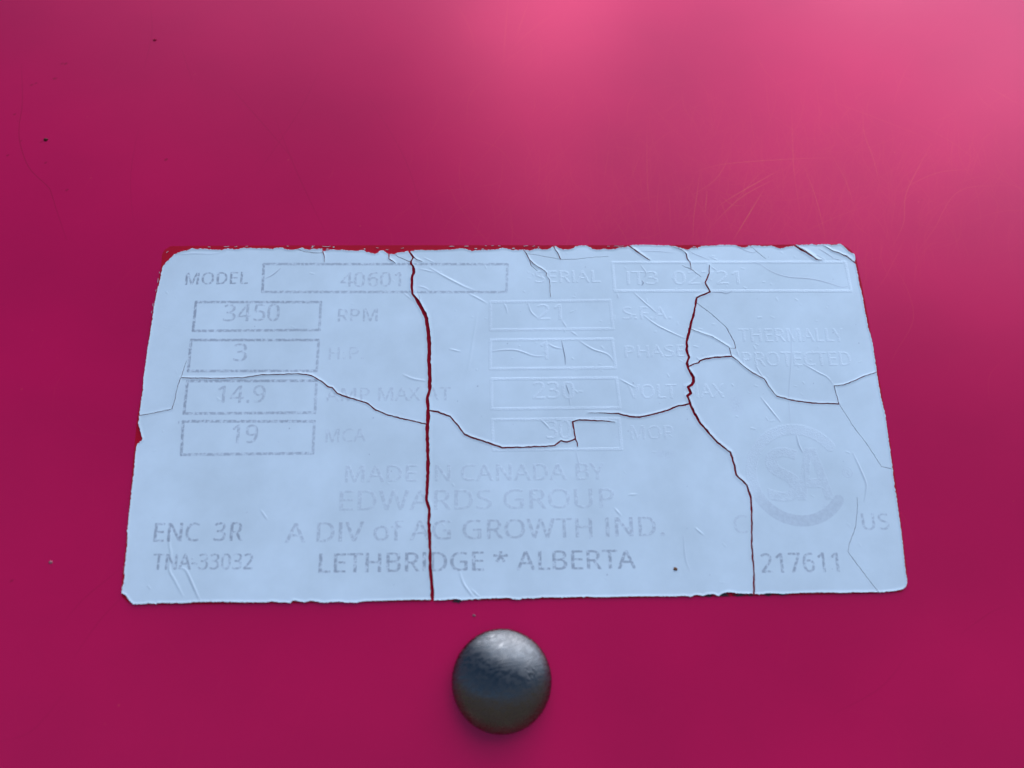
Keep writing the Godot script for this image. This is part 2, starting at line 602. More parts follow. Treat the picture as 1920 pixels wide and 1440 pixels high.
func cut_pieces(outline: PackedVector2Array):
	pieces = [roughened(outline, 0.24, 0.16, true)]
	for cut: Array in cuts:
		var widths: Array = cut[0]
		var pts: PackedVector2Array = cut[1]
		var line := PackedVector2Array()
		var wide := PackedFloat32Array()
		for i in pts.size() - 1:
			var parts := maxi(1, int(pts[i].distance_to(pts[i + 1]) / 0.55))
			for k in parts:
				var t := float(k) / parts
				var p := pts[i].lerp(pts[i + 1], t)
				if i + k > 0:
					p += Vector2(fine.get_noise_2d(p.x * 0.7, p.y * 0.7), fine.get_noise_2d(p.x * 0.7 + 70.0, p.y * 0.7)) * 0.11
				line.append(p)
				wide.append(lerpf(widths[i], widths[i + 1], t) * (1.0 + 0.35 * fine.get_noise_2d(p.x * 1.7, p.y * 1.7 + 31.0)))
		line.append(pts[pts.size() - 1])
		wide.append(widths[pts.size() - 1])
		for i in line.size() - 1:
			var round_ends := PackedVector2Array()
			for k in 6:
				var t := k * TAU / 6.0 + 0.2
				round_ends.append(line[i] + Vector2(cos(t), sin(t)) * wide[i] * 0.6)
				round_ends.append(line[i + 1] + Vector2(cos(t), sin(t)) * wide[i + 1] * 0.6)
			var wedge := Geometry2D.convex_hull(round_ends)
			wedge.remove_at(wedge.size() - 1)
			if Geometry2D.is_polygon_clockwise(wedge):
				wedge.reverse()
			var box := bounds(wedge)
			var next: Array[PackedVector2Array] = []
			for p in pieces:
				if not bounds(p).intersects(box):
					next.append(p)
					continue
				var left := Geometry2D.clip_polygons(p, wedge)
				var pierced := false
				for q in left:
					pierced = pierced or Geometry2D.is_polygon_clockwise(q)
				if pierced:
					print("a crack would pierce the sticker at ", line[i])
					next.append(p)
					continue
				for q in left:
					if area_of(q) > 0.004:
						next.append(q)
			pieces = next


func bounds(p: PackedVector2Array) -> Rect2:
	var r := Rect2(p[0], Vector2.ZERO)
	for q in p:
		r = r.expand(q)
	return r.grow(0.01)


func area_of(p: PackedVector2Array) -> float:
	var s := 0.0
	for i in p.size():
		s += p[i].cross(p[(i + 1) % p.size()])
	return absf(s) * 0.5


func rating_sticker():
	ink.resize(STICKER_W * STICKER_H)
	glint.resize(STICKER_W * STICKER_H)
	relief.resize(STICKER_W * STICKER_H)
	sticker = Node3D.new()
	sticker.name = "rating_sticker"
	sticker.transform = face
	add_child(sticker)
	tag(sticker, "cracked white rating sticker with faded grey lettering, stuck above the bolt", "sticker")
	var outline := points([-74.93,35.66,-74.12,36.66,-73.51,37.41,-72.91,38.17,-71.93,38.67,-70.70,39.04,-69.80,39.22,-69.27,39.66,-68.67,39.40,-67.07,39.45,-64.99,39.25,-63.48,39.11,-62.57,39.16,-61.56,39.47,-60.16,39.27,-59.24,39.26,-58.34,39.57,-56.73,39.56,-54.65,39.42,-53.26,39.41,-51.87,39.27,-51.19,39.52,-49.81,39.57,-49.33,39.25,-48.16,38.98,-47.24,39.04,-46.33,39.28,-45.54,39.53,-44.94,39.21,-44.12,39.01,-43.32,39.20,-42.28,39.19,-41.24,39.31,-40.92,38.66,-39.72,38.91,-38.68,39.03,-37.75,38.89,-36.83,39.01,-35.89,38.75,-34.74,38.74,-33.34,38.67,-32.42,38.85,-31.24,38.33,-29.73,37.93,-28.92,38.25,-28.59,38.69,-27.89,38.69,-27.30,38.17,-26.48,37.84,-25.20,37.89,-24.51,38.27,-23.47,38.26,-22.66,38.51,-21.38,38.50,-20.22,38.75,-18.47,38.74,-16.14,38.72,-14.39,38.77,-12.64,38.82,-11.24,39.06,-10.31,39.05,-9.61,38.79,-8.56,38.40,-7.74,38.58,-6.22,38.63,-4.23,38.68,-2.71,38.86,-1.89,39.11,-0.95,38.98,0.45,38.58,1.62,38.57,2.44,38.76,3.26,38.56,4.19,38.42,5.26,38.80,6.09,38.92,6.78,38.66,7.84,38.65,8.67,38.90,9.15,39.35,9.86,39.41,10.55,39.01,11.48,38.62,12.54,38.61,13.73,38.92,14.22,39.37,15.52,39.62,16.93,39.48,17.50,38.96,18.65,38.49,19.71,38.49,20.44,38.80,21.37,38.54,22.55,38.59,23.75,38.97,25.53,39.15,25.79,39.47,27.34,39.59,30.30,39.63,31.47,39.49,34.67,39.46,36.31,39.19,37.35,38.79,38.50,38.40,39.09,38.39,39.72,38.78,41.25,38.70,41.89,39.15,43.92,39.33,46.91,39.43,49.29,39.41,50.79,38.94,51.60,38.74,52.46,38.93,53.45,39.31,55.22,39.17,56.04,39.03,57.01,39.15,57.62,39.21,58.41,38.88,59.32,38.49,60.29,38.61,61.04,38.86,62.37,38.98,63.01,39.37,64.20,39.29,65.64,39.35,66.87,39.53,67.79,39.26,69.01,39.45,70.21,39.44,71.13,39.17,72.23,39.29,73.10,39.55,73.75,39.02,74.36,38.23,74.97,37.45,75.87,37.05,76.10,36.14,75.81,34.98,75.92,34.08,75.97,32.80,75.99,30.50,76.17,28.47,76.28,26.84,76.33,23.22,76.48,19.89,76.85,16.59,76.86,13.57,76.79,10.11,76.79,5.64,76.86,3.89,77.14,-0.16,77.06,-4.93,76.92,-10.06,76.73,-15.11,76.78,-17.60,76.66,-21.98,76.67,-23.25,76.48,-27.13,76.26,-31.06,76.30,-33.10,75.94,-34.32,75.21,-34.91,73.58,-35.18,70.91,-35.39,65.43,-35.28,62.58,-35.33,58.92,-35.16,55.65,-35.20,51.86,-35.28,51.44,-35.32,48.21,-35.11,47.56,-35.30,46.05,-35.27,45.27,-35.15,42.35,-35.10,41.85,-34.89,40.60,-34.76,39.53,-35.04,38.86,-35.48,37.96,-35.12,36.71,-35.09,35.89,-35.43,35.23,-35.26,34.29,-35.25,33.39,-35.48,31.89,-35.30,31.05,-35.39,22.43,-35.22,15.07,-35.28,13.62,-35.15,9.07,-35.17,4.74,-35.08,2.98,-35.25,0.82,-35.21,0.40,-35.40,-1.25,-35.27,-1.86,-35.06,-4.95,-35.10,-8.13,-35.14,-11.11,-35.28,-11.88,-35.07,-13.47,-35.14,-15.00,-35.30,-17.57,-35.11,-21.45,-35.08,-25.23,-35.11,-29.51,-35.13,-30.98,-35.39,-33.07,-35.35,-34.40,-35.13,-36.03,-35.15,-37.29,-35.33,-38.37,-35.06,-39.90,-34.88,-40.90,-35.16,-43.06,-34.72,-43.64,-35.20,-45.78,-35.06,-47.01,-34.84,-48.31,-35.01,-50.44,-34.97,-55.51,-34.78,-60.97,-34.67,-63.87,-34.82,-68.71,-34.73,-69.09,-34.93,-70.42,-34.70,-71.41,-34.88,-73.32,-34.85,-74.21,-34.11,-74.81,-33.28,-75.77,-32.76,-75.76,-31.58,-75.55,-30.79,-75.72,-27.68,-75.75,-25.26,-75.82,-21.98,-76.05,-20.95,-76.08,-15.32,-76.12,-8.60,-76.26,-5.02,-76.09,-3.76,-75.17,-2.95,-75.17,-2.51,-75.66,-1.40,-76.37,0.73,-76.36,2.63,-76.32,5.45,-76.20,7.27,-76.40,10.02,-76.28,15.84,-75.99,22.86,-75.95,26.13,-75.63,30.43,-75.34,31.97,-75.16,35.09])
	crack([0.315,0.368,0.336,0.315,0.315,0.378,0.441,0.578,0.525,0.525,0.473,0.473,0.630,0.683,0.630,0.630,0.630,0.683,0.683,0.683,0.630,0.525,0.630,0.683,0.630,0.630,0.630,0.578,0.525,0.420,0.525,0.525,0.473,0.525,0.630,0.525], [-22.43,38.90,-21.83,37.74,-21.36,37.10,-21.47,36.65,-21.86,35.99,-21.79,35.45,-21.44,34.94,-21.20,34.30,-21.24,33.35,-21.55,32.04,-21.53,29.91,-21.34,28.42,-20.28,26.80,-19.00,24.45,-18.30,22.74,-17.93,19.70,-17.68,17.66,-17.66,15.28,-17.63,12.91,-17.49,9.28,-17.47,7.08,-18.00,5.14,-17.76,3.65,-17.74,1.60,-17.93,-1.21,-17.77,-5.88,-17.67,-10.48,-17.80,-13.39,-17.88,-15.85,-17.33,-17.76,-17.41,-20.39,-17.16,-23.72,-17.15,-25.07,-17.01,-29.36,-16.56,-33.49,-16.54,-35.67])
	crack([0.350,0.315,0.315,0.336,0.347,0.336,0.378,0.347,0.347,0.368,0.420,0.462,0.462,0.462,0.525,0.462,0.483,0.546,0.525,0.483,0.462,0.483,0.483,0.483,0.462,0.462,0.399,0.336,0.315,0.300,0.200,0.113], [45.70,-35.56,46.19,-31.53,46.36,-25.66,47.04,-19.32,47.13,-16.42,46.56,-13.93,44.65,-11.88,44.50,-10.01,43.96,-7.24,41.48,-5.09,38.34,-1.10,37.12,1.42,36.47,3.43,36.05,4.94,36.84,5.46,36.40,6.86,37.17,7.31,37.61,7.89,37.70,8.94,36.74,10.84,36.61,12.06,37.12,13.44,36.76,14.52,37.02,17.04,37.81,19.58,39.15,23.85,40.00,26.94,40.85,27.36,43.03,28.29,42.12,30.44,43.20,32.65,43.45,34.62])
	crack([0.163,0.138,0.138,0.113,0.113,0.150,0.150,0.163,0.175,0.200,0.200,0.225,0.250,0.250,0.250,0.250,0.250,0.250,0.250,0.250,0.250,0.225], [-76.81,2.13,-73.54,2.70,-69.86,3.50,-69.59,5.13,-69.21,8.44,-68.79,10.16,-62.54,9.97,-56.20,10.00,-52.29,10.59,-44.27,10.72,-41.98,10.33,-39.90,9.10,-38.41,7.81,-37.63,7.69,-36.59,6.41,-35.48,5.94,-32.48,4.98,-30.20,4.10,-28.58,2.77,-26.26,1.72,-23.52,0.94,-17.94,-0.43])
	crack([0.125,0.100,0.062], [-68.79,10.16,-68.41,11.89,-67.94,13.81])
	crack([0.275,0.300,0.300,0.275,0.287,0.325,0.312,0.312,0.275,0.250,0.250,0.250,0.275,0.250,0.225,0.200], [-17.75,2.51,-15.77,2.14,-13.25,1.14,-11.94,-0.40,-10.30,-2.66,-8.06,-3.59,-4.88,-4.69,-2.65,-5.53,1.52,-5.50,6.06,-5.43,8.06,-5.22,9.40,-4.29,10.59,-4.53,12.26,-3.96,12.67,-4.67,12.69,-5.45])
	crack([0.225,0.250,0.275,0.275,0.275,0.225,0.100], [12.37,-3.99,12.12,-1.97,11.94,-0.28,13.31,0.08,15.84,-0.07,18.59,-0.24,20.67,-0.51])
	crack([0.325,0.312,0.312,0.300,0.300,0.300,0.275,0.150,0.075], [36.60,3.21,34.07,2.76,31.69,1.84,28.86,1.08,25.82,0.49,23.73,0.64,21.44,1.29,18.24,1.45,15.25,1.49])
	crack([0.250,0.250,0.250,0.275,0.300,0.300,0.300,0.275,0.175,0.175,0.200,0.213,0.150,0.200,0.250,0.250,0.250], [36.59,11.15,38.00,11.81,39.05,12.11,39.38,12.58,40.71,12.92,42.64,13.29,44.86,13.39,46.23,13.46,47.18,12.68,48.83,11.05,50.33,9.73,52.64,8.40,53.74,6.17,54.86,4.52,58.18,3.67,62.27,2.98,67.76,2.73])
	crack([0.150,0.138,0.163,0.150,0.150,0.138,0.125], [67.76,2.73,67.28,6.69,69.44,6.90,71.63,7.69,73.71,8.65,76.59,9.52,77.17,9.63])
	crack([0.113,0.100,0.100,0.100,0.100,0.100], [67.76,2.73,68.98,0.19,70.01,-2.00,72.43,-6.05,74.68,-10.58,77.28,-11.28])
	crack([0.163,0.150,0.100,0.100,0.100,0.113], [46.23,13.46,45.94,15.43,45.77,15.74,42.43,17.98,38.06,19.70,37.54,19.82])
	crack([0.087,0.113,0.138,0.113,0.100,0.100,0.100], [45.95,15.25,47.33,15.30,47.13,16.69,45.73,19.98,42.90,23.07,39.89,25.70,39.57,26.08])
	crack([0.100,0.087,0.087,0.087,0.087,0.075,0.060], [70.36,-35.53,66.88,-30.17,65.37,-27.56,65.79,-26.11,67.64,-22.62,68.56,-18.65,68.71,-16.82])
	crack([0.175,0.150,0.150,0.087], [-41.15,39.69,-40.91,38.41,-40.63,37.64,-40.56,36.12])
	crack([0.125,0.125,0.113,0.100], [-40.85,38.28,-42.81,38.23,-44.94,38.57,-47.14,39.36])
	crack([0.200,0.188,0.138,0.087], [-26.72,38.29,-26.63,36.69,-25.66,36.11,-25.15,35.60])
	crack([0.150,0.138,0.113,0.100], [-21.68,35.83,-23.26,36.47,-24.49,37.12,-25.79,38.16])
	crack([0.275,0.163,0.087], [-21.42,37.22,-20.59,36.52,-19.37,35.97])
	crack([0.175,0.175,0.200,0.175,0.138,0.138,0.138,0.100,0.100,0.087], [2.34,39.21,3.24,37.91,3.57,37.01,4.02,36.18,5.15,34.96,6.64,34.05,7.61,33.09,7.52,32.53,8.19,31.46,8.29,27.51])
	crack([0.125,0.113,0.075], [4.02,36.11,4.26,34.84,5.58,33.56])
	crack([0.200,0.175,0.150], [9.17,39.80,10.21,37.86,10.81,36.31])
	crack([0.087,0.100,0.075,0.062], [10.81,36.29,14.67,36.28,16.80,36.64,21.28,36.86])
	crack([0.087,0.075,0.062], [10.81,36.29,6.74,37.11,3.53,37.72])
	crack([0.315,0.325,0.287,0.175], [25.57,39.73,26.98,38.66,28.60,37.32,30.36,35.95])
	crack([0.113,0.113,0.150,0.213,0.263,0.200,0.125], [34.46,39.79,35.94,38.94,37.61,38.43,38.54,37.49,38.68,36.28,39.19,35.34,39.34,33.63])
	crack([0.113,0.075], [39.34,33.63,37.47,34.55])
	crack([0.125,0.100,0.075], [39.34,33.63,40.49,32.61,41.47,31.71])
	crack([0.100,0.100,0.087], [52.74,39.38,54.34,37.62,56.04,35.99])
	crack([0.630,0.525,0.441,0.357,0.300,0.200,0.100], [62.55,39.50,64.19,38.25,65.30,37.59,66.34,36.74,67.23,35.89,67.80,35.66,68.55,35.62])
	crack([0.300,0.250,0.225,0.200,0.150,0.100], [76.12,34.66,74.11,36.48,72.63,37.27,71.08,37.87,69.86,38.86,69.11,39.25])
	cut_pieces(outline)

	# print and relief
	lettering("MODEL", -69.92, 30.99, -56.68, 31.11, 2.80, 0.50, 0.00)
	lettering("40601", -36.81, 30.18, -23.89, 30.18, 3.38, 0.24, 0.30)
	lettering("3450", -61.18, 22.46, -49.42, 22.46, 3.89, 0.30, 0.20)
	lettering("RPM", -37.04, 22.21, -28.70, 22.24, 2.92, 0.22, 0.20)
	lettering("3", -58.35, 13.64, -55.60, 13.66, 3.89, 0.30, 0.20)
	lettering("H.P.", -38.57, 13.75, -31.35, 13.78, 2.72, 0.13, 0.30)
	lettering("14.9", -60.88, 4.56, -51.22, 4.55, 3.77, 0.26, 0.15)
	lettering("AMP MAX AT", -38.81, 4.73, -13.15, 4.61, 2.87, 0.15, 0.25)
	lettering("19", -57.28, -3.87, -52.15, -3.83, 3.89, 0.28, 0.15)
	lettering("MCA", -38.41, -3.92, -30.33, -3.82, 2.78, 0.14, 0.30)
	lettering("SERIAL", 5.15, 30.78, 19.20, 30.78, 2.77, 0.03, 0.90)
	lettering("IT3  02721", 25.10, 30.09, 49.63, 29.99, 3.16, 0.02, 0.90)
	lettering("21", 5.37, 22.24, 10.51, 22.19, 3.56, 0.03, 0.90)
	lettering("S.F.A.", 23.68, 22.05, 34.04, 22.06, 2.83, 0.05, 0.80)
	lettering("1", 5.78, 13.34, 7.25, 13.32, 3.93, 0.03, 0.90)
	lettering("PHASE", 23.62, 13.48, 36.45, 13.57, 2.62, 0.03, 0.80)
	lettering("230", 3.97, 4.62, 12.51, 4.56, 3.70, 0.03, 0.90)
	lettering("VOLT MAX", 23.74, 4.47, 43.88, 4.44, 3.01, 0.02, 0.80)
	lettering("30", 6.47, -3.91, 11.39, -3.87, 3.93, 0.03, 0.90)
	lettering("MOP", 23.76, -4.16, 32.45, -4.17, 2.81, 0.05, 0.70)
	lettering("MADE IN CANADA BY", -34.10, -12.06, 17.95, -12.33, 3.35, 0.13, 0.60)
	lettering("EDWARDS GROUP", -35.03, -17.68, 19.57, -18.05, 3.93, 0.14, 0.45)
	lettering("A DIV of AG GROWTH IND.", -45.35, -23.85, 29.21, -23.80, 3.83, 0.24, 0.30)
	lettering("LETHBRIDGE * ALBERTA", -38.53, -29.67, 23.08, -29.98, 3.65, 0.42, 0.10)
	lettering("ENC  3R", -70.76, -23.20, -53.66, -23.29, 3.62, 0.42, 0.10)
	lettering("TNA-33032", -70.38, -28.58, -51.29, -28.83, 3.04, 0.42, 0.10)
	lettering("THERMALLY", 48.28, 16.79, 70.83, 16.54, 2.91, 0.03, 0.80)
	lettering("PROTECTED", 48.52, 11.29, 71.56, 11.13, 3.09, 0.04, 0.80)
	lettering("217611", 47.80, -31.25, 63.14, -31.33, 3.79, 0.40, 0.10)
	lettering("US", 68.99, -23.33, 74.39, -23.32, 3.28, 0.26, 0.15)
	lettering("C", 43.20, -23.52, 45.87, -23.57, 3.58, 0.13, 0.20)
	lettering("R", 66.98, -12.33, 67.86, -12.35, 1.32, 0.10, 0.40)
	box_frame([-53.83,35.98,-0.55,35.52,-0.91,28.34,-53.68,28.86], 0.42, 0.15)
	box_frame([-67.54,27.27,-40.54,27.00,-40.54,20.07,-67.54,20.13], 0.46, 0.10)
	box_frame([-67.74,18.70,-40.57,18.40,-40.65,10.97,-67.70,11.30], 0.46, 0.10)
	box_frame([-67.65,9.68,-40.58,9.46,-40.53,2.03,-67.68,2.17], 0.44, 0.10)
	box_frame([-67.69,1.16,-40.58,0.79,-40.54,-6.42,-67.38,-6.35], 0.44, 0.10)
	box_frame([21.80,35.70,73.96,35.38,74.31,27.86,21.97,28.37], 0.00, 1.00)
	box_frame([-4.96,26.65,21.42,26.76,21.71,19.63,-5.04,19.68], 0.03, 0.80)
	box_frame([-5.06,18.00,21.38,17.94,21.78,10.90,-5.14,11.00], 0.00, 0.90)
	box_frame([-4.93,9.36,21.79,9.26,22.16,2.20,-5.02,2.34], 0.00, 0.90)
	box_frame([-4.93,0.63,21.84,0.49,21.97,-6.47,-4.79,-6.30], 0.00, 0.90)
	emblem(57.16, -11.96, 10.54)
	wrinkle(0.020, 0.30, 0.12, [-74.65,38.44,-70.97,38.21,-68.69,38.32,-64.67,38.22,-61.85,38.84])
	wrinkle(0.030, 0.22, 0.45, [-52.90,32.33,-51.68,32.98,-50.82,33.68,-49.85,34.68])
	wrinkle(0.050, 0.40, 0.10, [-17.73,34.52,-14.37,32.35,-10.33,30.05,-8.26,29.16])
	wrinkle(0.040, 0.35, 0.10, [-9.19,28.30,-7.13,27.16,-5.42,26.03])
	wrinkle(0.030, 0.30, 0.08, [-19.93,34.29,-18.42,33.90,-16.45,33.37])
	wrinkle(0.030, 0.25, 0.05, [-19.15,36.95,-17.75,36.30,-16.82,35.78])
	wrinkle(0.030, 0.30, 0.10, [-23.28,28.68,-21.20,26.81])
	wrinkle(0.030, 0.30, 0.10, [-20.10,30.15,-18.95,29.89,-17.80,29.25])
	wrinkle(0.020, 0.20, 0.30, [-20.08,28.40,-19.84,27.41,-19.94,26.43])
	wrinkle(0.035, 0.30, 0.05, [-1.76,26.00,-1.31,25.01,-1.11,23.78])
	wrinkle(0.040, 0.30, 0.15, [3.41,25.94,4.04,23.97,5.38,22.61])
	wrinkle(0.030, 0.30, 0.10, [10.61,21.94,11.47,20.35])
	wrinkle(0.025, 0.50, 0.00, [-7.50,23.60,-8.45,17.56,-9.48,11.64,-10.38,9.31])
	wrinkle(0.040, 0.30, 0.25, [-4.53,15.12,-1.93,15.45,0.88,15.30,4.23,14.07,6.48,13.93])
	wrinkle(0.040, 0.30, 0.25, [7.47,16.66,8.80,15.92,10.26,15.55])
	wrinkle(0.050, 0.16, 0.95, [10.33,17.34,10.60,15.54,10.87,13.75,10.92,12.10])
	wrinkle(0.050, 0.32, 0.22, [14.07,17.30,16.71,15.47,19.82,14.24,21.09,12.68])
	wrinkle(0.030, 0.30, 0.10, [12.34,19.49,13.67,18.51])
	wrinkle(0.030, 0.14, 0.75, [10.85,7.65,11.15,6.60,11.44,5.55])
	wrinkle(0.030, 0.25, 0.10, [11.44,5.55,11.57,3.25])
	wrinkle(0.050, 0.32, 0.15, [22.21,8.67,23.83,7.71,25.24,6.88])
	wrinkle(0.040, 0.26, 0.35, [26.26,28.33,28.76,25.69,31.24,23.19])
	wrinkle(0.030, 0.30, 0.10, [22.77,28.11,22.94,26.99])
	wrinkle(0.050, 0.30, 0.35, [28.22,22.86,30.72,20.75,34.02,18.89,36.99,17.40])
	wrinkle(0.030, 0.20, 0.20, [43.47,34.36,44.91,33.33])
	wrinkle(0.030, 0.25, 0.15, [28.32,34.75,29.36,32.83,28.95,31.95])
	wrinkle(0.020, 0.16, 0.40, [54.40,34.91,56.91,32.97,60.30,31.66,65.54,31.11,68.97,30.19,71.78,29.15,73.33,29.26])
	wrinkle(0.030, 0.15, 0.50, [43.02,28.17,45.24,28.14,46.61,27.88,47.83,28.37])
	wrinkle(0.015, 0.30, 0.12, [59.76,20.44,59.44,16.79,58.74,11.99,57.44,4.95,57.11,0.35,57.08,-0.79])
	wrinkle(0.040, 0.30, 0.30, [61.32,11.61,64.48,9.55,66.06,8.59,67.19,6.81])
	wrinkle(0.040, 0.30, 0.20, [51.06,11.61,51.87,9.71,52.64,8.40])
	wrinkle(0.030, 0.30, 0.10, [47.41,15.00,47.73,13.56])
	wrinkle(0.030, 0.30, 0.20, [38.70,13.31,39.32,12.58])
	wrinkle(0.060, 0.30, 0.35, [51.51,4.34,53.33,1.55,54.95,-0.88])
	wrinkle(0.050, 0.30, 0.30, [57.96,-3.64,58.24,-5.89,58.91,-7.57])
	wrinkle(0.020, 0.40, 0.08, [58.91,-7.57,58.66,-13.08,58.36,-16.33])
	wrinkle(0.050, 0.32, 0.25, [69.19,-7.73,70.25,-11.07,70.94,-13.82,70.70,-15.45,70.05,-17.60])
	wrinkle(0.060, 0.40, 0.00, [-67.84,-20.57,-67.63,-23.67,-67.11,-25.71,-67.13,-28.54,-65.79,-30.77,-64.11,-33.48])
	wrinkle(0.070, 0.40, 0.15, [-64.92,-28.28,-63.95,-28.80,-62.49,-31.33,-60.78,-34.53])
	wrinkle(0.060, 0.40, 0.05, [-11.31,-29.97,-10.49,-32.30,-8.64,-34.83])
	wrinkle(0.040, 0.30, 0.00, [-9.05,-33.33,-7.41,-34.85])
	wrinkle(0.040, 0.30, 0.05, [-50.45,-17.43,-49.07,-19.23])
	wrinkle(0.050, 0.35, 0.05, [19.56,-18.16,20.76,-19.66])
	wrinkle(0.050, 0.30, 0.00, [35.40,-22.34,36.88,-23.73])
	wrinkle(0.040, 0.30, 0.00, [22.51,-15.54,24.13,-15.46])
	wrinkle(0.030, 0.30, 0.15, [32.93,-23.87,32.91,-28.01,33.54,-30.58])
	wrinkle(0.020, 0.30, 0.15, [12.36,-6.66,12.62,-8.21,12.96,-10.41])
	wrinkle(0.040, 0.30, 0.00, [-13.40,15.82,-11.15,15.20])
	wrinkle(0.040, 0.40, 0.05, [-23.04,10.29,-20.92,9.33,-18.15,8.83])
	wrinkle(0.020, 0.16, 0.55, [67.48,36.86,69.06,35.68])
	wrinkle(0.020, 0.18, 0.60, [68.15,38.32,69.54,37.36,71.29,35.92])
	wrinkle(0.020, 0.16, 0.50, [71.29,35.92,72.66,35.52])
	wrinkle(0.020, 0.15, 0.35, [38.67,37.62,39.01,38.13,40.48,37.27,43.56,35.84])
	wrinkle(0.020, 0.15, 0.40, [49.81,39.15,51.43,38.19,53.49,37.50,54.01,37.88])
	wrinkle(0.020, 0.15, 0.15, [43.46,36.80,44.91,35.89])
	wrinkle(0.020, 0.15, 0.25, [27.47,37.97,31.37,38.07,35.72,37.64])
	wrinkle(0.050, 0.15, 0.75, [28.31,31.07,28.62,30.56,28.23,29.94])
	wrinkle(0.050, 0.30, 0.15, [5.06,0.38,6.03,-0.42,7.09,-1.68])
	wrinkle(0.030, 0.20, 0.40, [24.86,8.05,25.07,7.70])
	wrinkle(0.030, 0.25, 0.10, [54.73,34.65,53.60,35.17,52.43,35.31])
	wrinkle(0.020, 0.20, 0.40, [-68.21,0.95,-68.26,0.39])
	# lips that curl up along the edge and the open cracks
	var rim := on_sticker(outline)
	rim.append(rim[0])
	relief = stroke(relief, STICKER_W, STICKER_H, rim, 0.5 * STICKER_PX, 0.085, 1.6)
	for cut: Array in cuts:
		var most: float = cut[0].max()
		if most > 0.15:
			relief = stroke(relief, STICKER_W, STICKER_H, on_sticker(cut[1]), (0.35 + most) * STICKER_PX, 0.06 + 0.13 * most, 1.5, 0.4)
	# little nicks and bubbles
	for i in 170:
		var p := Vector2(rng.randf_range(-74, 74), rng.randf_range(-33, 38))
		if rng.randf() < 0.45:
			p = Vector2(rng.randf_range(0, 72), rng.randf_range(5, 38))
		var lean := rng.randfn(-0.7, 0.5)
		var d := Vector2(cos(lean), sin(lean)) * rng.randf_range(0.1, 0.8)
		relief = stroke(relief, STICKER_W, STICKER_H, on_sticker(PackedVector2Array([p, p + d])), rng.randf_range(2.0, 3.6), rng.randf_range(0.012, 0.035), 1.3)
	for i in 60:
		var p := Vector2(rng.randf_range(-74, 74), rng.randf_range(-33, 38))
		ink = stroke(ink, STICKER_W, STICKER_H, on_sticker(PackedVector2Array([p, p + Vector2(0.05, 0.05)])), rng.randf_range(1.2, 2.4), rng.randf_range(0.1, 0.5))

	# brownish smears
	for q: Array in [[46.10, 3.14, 1.6, 2.6, 0.10], [30.67, -7.38, 2.0, 1.2, 0.10], [61.87, -18.54, 0.8, 1.5, 0.08]]:
		var c := on_sticker(PackedVector2Array([Vector2(q[0], q[1])]))[0]
		for y in range(int(c.y - q[3] * STICKER_PX), int(c.y + q[3] * STICKER_PX)):
			for x in range(int(c.x - q[2] * STICKER_PX), int(c.x + q[2] * STICKER_PX)):
				var e := Vector2((x - c.x) / (q[2] * STICKER_PX), (y - c.y) / (q[3] * STICKER_PX)).length()
				if e < 1.0:
					var blotch := clampf(fine.get_noise_2d(x * 0.05, y * 0.05) + 0.35, 0.0, 1.0)
					ink[y * STICKER_W + x] = maxf(ink[y * STICKER_W + x], q[4] * (1.0 - e) * blotch)
	var base := Color(0.845, 0.855, 0.87).linear_to_srgb()
	var print_grey := Color(0.135, 0.12, 0.15).linear_to_srgb()
	var glint_white := Color(0.97, 0.975, 0.98).linear_to_srgb()  # sparkle of glossy raised print, painted into the sticker colour
	var im := Image.create(STICKER_W, STICKER_H, false, Image.FORMAT_RGB8)
	im.fill(base)
	for y in STICKER_H:
		var row := y * STICKER_W
		for x in STICKER_W:
			var k := ink[row + x]
			var g := glint[row + x]
			if k > 0.0 or g > 0.0:
				im.set_pixel(x, y, base.lerp(glint_white, minf(g, 1.0)).lerp(print_grey, minf(k, 1.0)))
	var raised := Image.create_from_data(STICKER_W, STICKER_H, false, Image.FORMAT_RF, relief.to_byte_array())
	raised.resize(STICKER_W / 2, STICKER_H / 2, Image.INTERPOLATE_BILINEAR)
	raised.resize(STICKER_W, STICKER_H, Image.INTERPOLATE_CUBIC)
	vinyl = StandardMaterial3D.new()
	vinyl.albedo_texture = ImageTexture.create_from_image(im)
	vinyl.roughness = 0.34
	vinyl.metallic_specular = 0.7
	vinyl.clearcoat_enabled = true
	vinyl.clearcoat = 0.6
	vinyl.clearcoat_roughness = 0.3
	vinyl.heightmap_enabled = true
	vinyl.heightmap_texture = ImageTexture.create_from_image(raised)
	vinyl.heightmap_scale = 0.1
	var stain := NoiseTexture2D.new()
	stain.noise = FastNoiseLite.new()
	stain.noise.seed = 31
	stain.noise.frequency = 0.008
	stain.noise.fractal_octaves = 6
	stain.noise.fractal_gain = 0.62
	stain.width = 1024
	stain.height = 512
	var aged := Gradient.new()
	aged.set_color(0, Color(0.935, 0.935, 0.93))
	aged.set_color(1, Color(1, 1, 1))
	stain.color_ramp = aged
	vinyl.detail_enabled = true
	vinyl.detail_albedo = stain
	vinyl.detail_blend_mode = BaseMaterial3D.BLEND_MODE_MUL
	bare_vinyl = flat_material(Color(0.62, 0.56, 0.58), 0.6)
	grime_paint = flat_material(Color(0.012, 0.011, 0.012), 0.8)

	var film := flat_material(Color(0.50, 0.001, 0.018), 0.6)
	film.metallic_specular = 0.25
